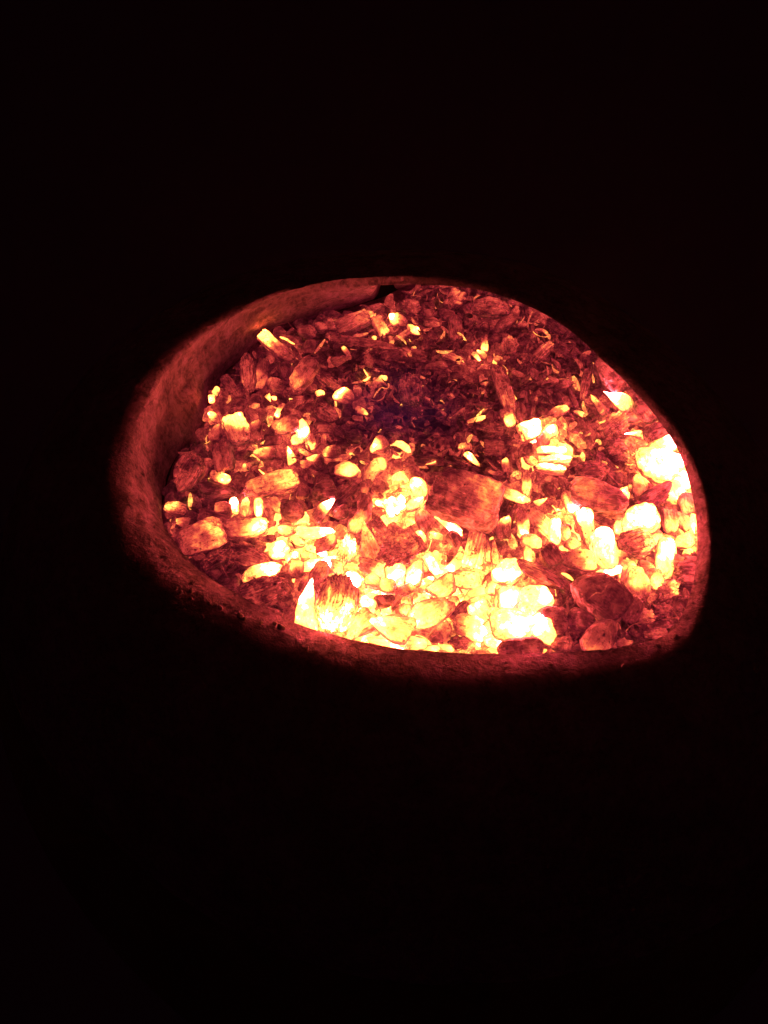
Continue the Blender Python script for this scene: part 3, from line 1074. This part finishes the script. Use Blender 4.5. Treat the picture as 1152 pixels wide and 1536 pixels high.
def colour_word(lo, hi):
    if hi - lo > 0.26:
        return ('white-tipped' if hi > 0.88 else 'yellow-tipped' if hi > 0.68 else 'orange-tipped')
    m = 0.5 * (lo + hi)
    return ('dark' if m < 0.24 else 'dull red' if m < 0.34 else 'red' if m < 0.46 else 'orange' if m < 0.62 else
            'yellow' if m < 0.80 else 'bright yellow' if m < 0.90 else 'white-hot')


def size_word(s):
    return 'tiny' if s < 15 else 'small' if s < 26 else 'middling' if s < 42 else 'large'


LM = [(a[8], a[1], a[2]) for a in E if a[8]]
used_labels = set(a[9] for a in E if a[9])


def side(dx, dy):
    if abs(dy) > abs(dx):
        return 'just behind' if dy < 0 else 'just in front of'
    return 'on the bare-wall side of' if dx < 0 else 'on the far-lip side of'


def auto_label(kind, x, y, L, W, lo, hi):
    near = sorted(LM, key=lambda l: math.hypot(l[1] - x, l[2] - y))[:5]
    head = f'{size_word(0.5 * (L + W))} {colour_word(lo, hi)} {WORD[kind]}'
    tries = []
    for n in near[:2]:
        tries.append(f'{head} {side(x - n[1], y - n[2])} the {n[0]}')
    tries.append(f'{head} between the {near[0][0]} and the {near[1][0]}')
    prop = 'longish ' if L > 1.5 * W else 'stubby '
    for n in near[:3]:
        tries.append(f'{prop}{head} {side(x - n[1], y - n[2])} the {n[0]}')
    for n in near[2:]:
        tries.append(f'{head} {side(x - n[1], y - n[2])} the {n[0]}')
    for t in tries:
        if t not in used_labels and len(t.split()) <= 16:
            used_labels.add(t)
            return t
    return tries[0]


def add_ember(i, kind, x, y, L, W, ang, lo, hi, full=None):
    lo, hi = max(0.12, lo + 0.16 * max(0.0, 1 - lo / 0.6)), max(0.18, hi + 0.17 * max(0.0, 1 - hi / 0.6))
    depth = np.linalg.norm(on_bed(x, y) - CAM)
    k = depth / FPX * (math.hypot((x - 576) / FPX, (y - 768) / FPX) * 0 + 1) * 1.08
    l, w = L * k, W * k
    t = THICK[kind] * min(w, l) * random.uniform(0.9, 1.1)
    label = full or auto_label(kind, x, y, L, W, lo, hi)
    seed = 1000 + i * 7
    grain = GRAIN.get(kind, 0.08)
    if kind in ('cluster', 'layers'):
        root = bpy.data.objects.new(NAME[kind], None)
        C.objects.link(root)
        root.empty_display_size = 0.01
        place(root, x, y, t, ang, seed)
        if kind == 'layers':
            for q in range(3):
                v, f = make_shape('block', l * (1.0 - 0.1 * abs(q - 1)), w * 0.36, t * 0.9, seed + q, False)
                v += np.array((0.004 * (q % 2), (q - 1) * w * 0.335, 0))
                o = mesh_object('layer', v, f, M_EMBER, root)
                o.color = (lo, hi, 0.1, random.random())
        else:
            for q in range(8):
                a = q * math.tau / 8 + random.uniform(-0.3, 0.3)
                pl = l * random.uniform(0.32, 0.62)
                v, f = make_shape(random.choice(('lump', 'chip', 'block')), pl, w * random.uniform(0.25, 0.42), t * 0.6, seed + q, False)
                v[:, 0] += pl * random.uniform(0.15, 0.7)
                rm = np.array(Matrix.Rotation(a, 3, 'Z') @ Matrix.Rotation(random.uniform(-0.7, 0.1), 3, 'Y'))
                o = mesh_object('petal', v @ rm.T, f, M_EMBER, root)
                o.color = (lo, hi, 0.05, random.random())
        ob = root
    else:
        v, f = make_shape(kind, l, w, t, seed, max(L, W) > 40)
        ob = mesh_object(NAME[kind], v, f, M_EMBER)
        ob.color = (lo, hi, grain, random.random())
        place(ob, x, y, t, ang, seed, 0.008 if kind == 'coal' else 0.017 if L > 90 and kind == 'block' else 0.006 if full and max(L, W) > 44 else 0.0)
        if kind == 'coal' and 'glowing crack' in label:
            # the crack: a thin glowing seam sunk in the coal
            n = 14
            s = np.linspace(-0.30, 0.42, n)
            rr = np.random.default_rng(3)
            cx = 0.25 * s + np.cumsum(rr.normal(0, 0.018, n)) + 0.05
            V, F = [], []
            from mathutils.bvhtree import BVHTree
            bvh = BVHTree.FromObject(ob, bpy.context.evaluated_depsgraph_get()) if False else BVHTree.FromPolygons([Vector(p) for p in v], f.tolist())
            for q in range(n):
                wd = 0.0010 * math.sin(math.pi * (q + 0.6) / (n + 0.4))
                for sgn in (-1, 0, 1):
                    hit = bvh.ray_cast(Vector((cx[q] * l + sgn * wd, s[q] * w, t)), Vector((0, 0, -1)))[0]
                    zz = hit.z if hit else 0
                    V.append((cx[q] * l + sgn * wd, s[q] * w, zz + (0.0011 if sgn == 0 else -0.0003)))
            for q in range(n - 1):
                for c in (0, 1):
                    F.append((q * 3 + c, q * 3 + c + 1, q * 3 + c + 4, q * 3 + c + 3))
            o = mesh_object('crack', V, F, M_EMBER, ob)
            o['label'] = 'thin glowing crack'
            o.color = (.46, .54, 0.0, 0.3)
    tag(ob, label, 'ember', GROUP, 'thing')
    return ob


for i, a in enumerate(E):
    kind, x, y, L, W, ang, lo, hi, lm, full = a
    add_ember(i, kind, x, y, L, W, ang, lo, hi, full)

# ------------------------------------------------------------------ more embers in the gaps, up to about 300
taken = [(a[1], a[2], 0.5 * (0.6 * a[3] + 0.6 * a[4])) for a in E]
count, tries = len(E), 0
while count < 300 and tries < 6000:
    tries += 1
    x, y = random.uniform(250, 1050), random.uniform(432, 975)
    rr = math.hypot(x - CX, y - CY)
    if rr > min(radius(R_TH, x, y), radius(R_FOOT, x, y)) - 12:
        continue
    L = random.uniform(15, 26)
    if any(math.hypot(x - q[0], y - q[1]) < 0.85 * q[2] + 0.38 * L for q in taken):
        continue
    p = on_bed(x, y)
    h = min(0.92, max(0.14, bed_heat(p[0], p[1]) + random.uniform(-0.18, 0.06)))
    kind = random.choice(['lump', 'lump', 'chip', 'husk', 'slab'])
    add_ember(count, kind, x, y, L, L * random.uniform(0.5, 0.85), random.uniform(0, 360), h - 0.06, h + 0.08)
    taken.append((x, y, 0.6 * L))
    count += 1

# ------------------------------------------------------------------ the bed under them: uncountable small embers, ash flakes
bed_v, bed_f, bed_h, nv = [], [], [], 0
d1, f1 = ICO[2]
d1 = d1.copy()
NBED = 7200
done = 0
fx = [on_bed(CX + r * math.cos(a), CY + r * math.sin(a))[:2] for a, r in zip(TA, R_FOOT)]
fx = np.array(fx)
xmin, ymin = fx.min(axis=0)
xmax, ymax = fx.max(axis=0)
cw = fx.mean(axis=0)
fa = np.arctan2(fx[:, 1] - cw[1], fx[:, 0] - cw[0])
fr = np.hypot(fx[:, 1] - cw[1], fx[:, 0] - cw[0])
o = np.argsort(fa)
fa, fr = fa[o], fr[o]


def inside(x, y, margin):
    a = math.atan2(y - cw[1], x - cw[0])
    return math.hypot(x - cw[0], y - cw[1]) < float(np.interp(a, fa, fr, period=math.tau)) - margin


while done < NBED:
    x, y = random.uniform(xmin, xmax), random.uniform(ymin, ymax)
    if not inside(x, y, 0.004):
        continue
    s = 0.0028 + 0.0052 * random.random() ** 1.5
    m = frame(random.uniform(0, 360), done)
    ax = np.array((random.uniform(0.9, 1.7), random.uniform(0.6, 1.0), random.uniform(0.5, 0.9)))
    d1, f1 = ICO[2 if s > 0.0048 else 1]
    nn = RNG.normal(size=(9, 3))
    nn /= np.linalg.norm(nn, axis=1)[:, None]
    P = d1 * facet_radius(d1, nn, RNG.uniform(0.7, 1.0, 9), 9)[:, None].clip(0.3, 1.3)
    P = (P * ax * s) @ np.array(m @ Matrix.Rotation(random.uniform(-0.8, 0.8), 3, 'X')).T
    z = bed_z(x, y) + random.uniform(-0.012, -0.002)
    hb = bed_heat(x, y)
    h = max(0.11, hb * (0.50 if hb < 0.40 else 0.53 + 1.05 * min(0.36, hb - 0.40))) + random.gauss(0, 0.06)
    if random.random() < 0.10:
        h += 0.2
    bed_v.append(P + np.array((x, y, z)))
    bed_f.append(f1 + nv)
    bed_h.append(np.full(len(P), max(0.10, min(0.92, h))))
    nv += len(P)
    done += 1
ob = mesh_object('ember_bed', np.concatenate(bed_v), np.concatenate(bed_f), M_BED)
at = ob.data.attributes.new('ember_heat', 'FLOAT', 'POINT')
at.data.foreach_set('value', np.concatenate(bed_h).astype(np.float32))
tag(ob, 'bed of countless small embers filling the gaps between the larger ones', 'ember bed', kind='stuff')

# thin ash flakes and fibres, thickest in the dull middle and far back
fl_v, fl_f, fl_h, nv = [], [], [], 0
done = 0
while done < 1500:
    x, y = random.uniform(xmin, xmax), random.uniform(ymin, ymax)
    if not inside(x, y, 0.008):
        continue
    hb = bed_heat(x, y)
    if random.random() > (1.0 if hb < 0.42 else 0.30 if hb < 0.6 else 0.07):
        continue
    if x < -0.06 and random.random() < 0.5:
        continue
    n = 7
    ln, wd, th = random.uniform(0.006, 0.020), random.uniform(0.0006, 0.0026), 0.0004
    bend = random.uniform(-2.2, 2.2)
    u = np.linspace(-0.5, 0.5, n)
    cxs, cys = np.sin(u * bend) / (abs(bend) + 1e-3) * ln, (1 - np.cos(u * bend)) / (bend if abs(bend) > 0.1 else 0.1) * ln
    tw = random.uniform(-1.2, 1.2)
    V = []
    for i in range(n):
        w = wd * (0.25 + math.cos(u[i] * 2.6))
        a = tw * u[i]
        sx, sz = math.cos(a) * w, math.sin(a) * w
        V += [(cxs[i], -sx, cys[i] - sz), (cxs[i], sx, cys[i] + sz), (cxs[i], sx * 0.6, cys[i] + sz * 0.6 + th), (cxs[i], -sx * 0.6, cys[i] - sz * 0.6 + th)]
    F = []
    for i in range(n - 1):
        for j in range(4):
            F.append((i * 4 + j, (i + 1) * 4 + j, (i + 1) * 4 + (j + 1) % 4, i * 4 + (j + 1) % 4))
    F += [(0, 1, 2, 3), ((n - 1) * 4 + 3, (n - 1) * 4 + 2, (n - 1) * 4 + 1, (n - 1) * 4)]
    R = Matrix.Rotation(random.uniform(0, math.tau), 3, 'Z') @ Matrix.Rotation(random.uniform(-0.7, 0.7), 3, 'Y') @ Matrix.Rotation(random.uniform(-1.5, 1.5), 3, 'X')
    V = np.array(V) @ np.array(R).T
    z = bed_z(x, y) + random.uniform(-0.003, 0.009)
    fl_v.append(V + np.array((x, y, z)))
    fl_f += [tuple(q + nv for q in ff) for ff in F]
    h = max(0.24, 0.04 + hb * 0.66) + random.gauss(0, 0.08) + (0.25 if random.random() < 0.15 else 0)
    fl_h.append(np.full(len(V), max(0.02, min(0.8, h))))
    nv += len(V)
    done += 1
ob = mesh_object('ash_flakes', np.concatenate(fl_v), fl_f, M_BED)
at = ob.data.attributes.new('ember_heat', 'FLOAT', 'POINT')
at.data.foreach_set('value', np.concatenate(fl_h).astype(np.float32))
tag(ob, 'curled ash flakes and charred fibres strewn over the duller embers', 'ash flakes', kind='stuff')

# ash floor that everything lies on
fl = [tuple(p) for p in foot + np.array((0, 0, -0.0005))]
fl.append((foot[:, 0].mean(), foot[:, 1].mean(), -0.0125))
ff = [(i, (i + 1) % NT_, NT_) for i in range(NT_)]
tag(mesh_object('ash_floor', fl, ff, M_CLAY), kind='structure')

# ------------------------------------------------------------------ crumbs of ash on the lip
CR = [(266, 890, 6), (262, 884, 4), (320, 908, 5), (327, 912, 5), (333, 907, 4), (356, 926, 8), (363, 930, 4), (418, 943, 8),
      (285, 935, 4), (316, 932, 4), (412, 938, 5), (388, 936, 4), (458, 976, 4), (1004, 962, 6), (985, 972, 5), (1010, 1034, 6),
      (818, 1000, 5), (930, 1003, 4), (282, 884, 6), (291, 879, 5), (310, 905, 4), (345, 941, 3), (283, 896, 4)]
for i, (px, py, s) in enumerate(CR):
    rth, rcr = radius(R_TH, px, py), radius(R_CREST, px, py)
    a = math.atan2(py - CY, px - CX)
    f = (math.hypot(px - CX, py - CY) - rth) / (rcr - rth)
    k = int((a + math.pi) / math.tau * NT_) % NT_
    f = max(0.03, min(1.05, f))
    p = throat[k] + (crest[k] - throat[k]) * f + MOUTH_N * (0.006 * math.sin(math.pi * min(f, 1)) + 0.0008)
    sz = s * 0.00062
    v, fcs = make_shape('lump', sz * 1.3, sz, sz * 0.8, 9000 + i, False) if s > 5 else (ICO[2][0] * np.array((0.65, 0.5, 0.4)) * sz * (1 + 0.15 * Noise(i, 10, 1, 3)(ICO[2][0]))[:, None], ICO[2][1])
    ob = mesh_object('ash_crumb', v, fcs, M_ASH)
    ob.location = p
    ob.rotation_euler = (random.uniform(-0.4, 0.4), random.uniform(-0.4, 0.4), random.uniform(0, 6))
    near = sorted(LM, key=lambda l: math.hypot(l[1] - px, l[2] - py))[:6]
    sw = 'tiny' if s < 4 else 'small' if s < 6 else 'larger'
    for lab in ([f'{sw} pale ash crumb on the lip nearest the {q[0]}' for q in near]
                + [f'{sw} pale lip crumb between {near[0][0]} and {near[1][0]}', f'{sw} pale lip crumb between {near[0][0]} and {near[2][0]}', f'{sw} pale lip crumb between {near[1][0]} and {near[2][0]}']):
        if lab not in used_labels:
            break
    used_labels.add(lab)
    tag(ob, lab, 'crumb', 'ash crumbs on the lip')

# ------------------------------------------------------------------ a faint violet haze over the dark middle, its glow added as emission
m, nt = new_mat('violet_glow_haze')
k = NT(nt)
tc = k.n('ShaderNodeTexCoord')
ln = k.n('ShaderNodeVectorMath', operation='LENGTH')
nt.links.new(tc.outputs['Object'], ln.inputs[0])
fall = k.rng(ln.outputs['Value'], 1.0, 0.2, 0.0, 1.0, True)
nz = k.rng(k.noise(tc.outputs['Object'], 2.6, 3.0, 0.6, 0.8), 0.35, 0.7)
em = k.n('ShaderNodeEmission')
em.inputs['Color'].default_value = (0.5, 0.12, 0.95, 1)
k.put(em.inputs['Strength'], k.math('MULTIPLY', k.math('MULTIPLY', fall, nz), 0.30))
out = k.n('ShaderNodeOutputMaterial')
nt.links.new(em.outputs[0], out.inputs['Volume'])
v, f = ICO[3]
ob = mesh_object('glowing_haze', v, f, m)
ob.scale = (0.085, 0.06, 0.045)
ob.location = on_bed(595, 612, 0.030)
tag(ob, 'faint violet haze with added glow over the dark middle of the embers', 'glow haze', kind='stuff')

# ------------------------------------------------------------------ scattering volume added to spread the red glow past the lip
m, nt = new_mat('bloom_scatter')
k = NT(nt)
pv = k.n('ShaderNodeVolumePrincipled')
pv.inputs['Color'].default_value = (0.9, 0.88, 0.92, 1)
pv.inputs['Density'].default_value = 0.009
pv.inputs['Anisotropy'].default_value = 0.2
out = k.n('ShaderNodeOutputMaterial')
nt.links.new(pv.outputs[0], out.inputs['Volume'])
bx = [(x, y, z) for x in (-1.6, 1.6) for y in (-1.6, 1.6) for z in (-1.6, float(CAM[2]) + 0.15)]
bf = [(0, 1, 3, 2), (4, 6, 7, 5), (0, 4, 5, 1), (2, 3, 7, 6), (0, 2, 6, 4), (1, 5, 7, 3)]
ob = mesh_object('haze', bx, bf, m, smooth=False)
tag(ob, 'thin scattering haze added around the pot to spread the fire glow', 'haze', kind='stuff')
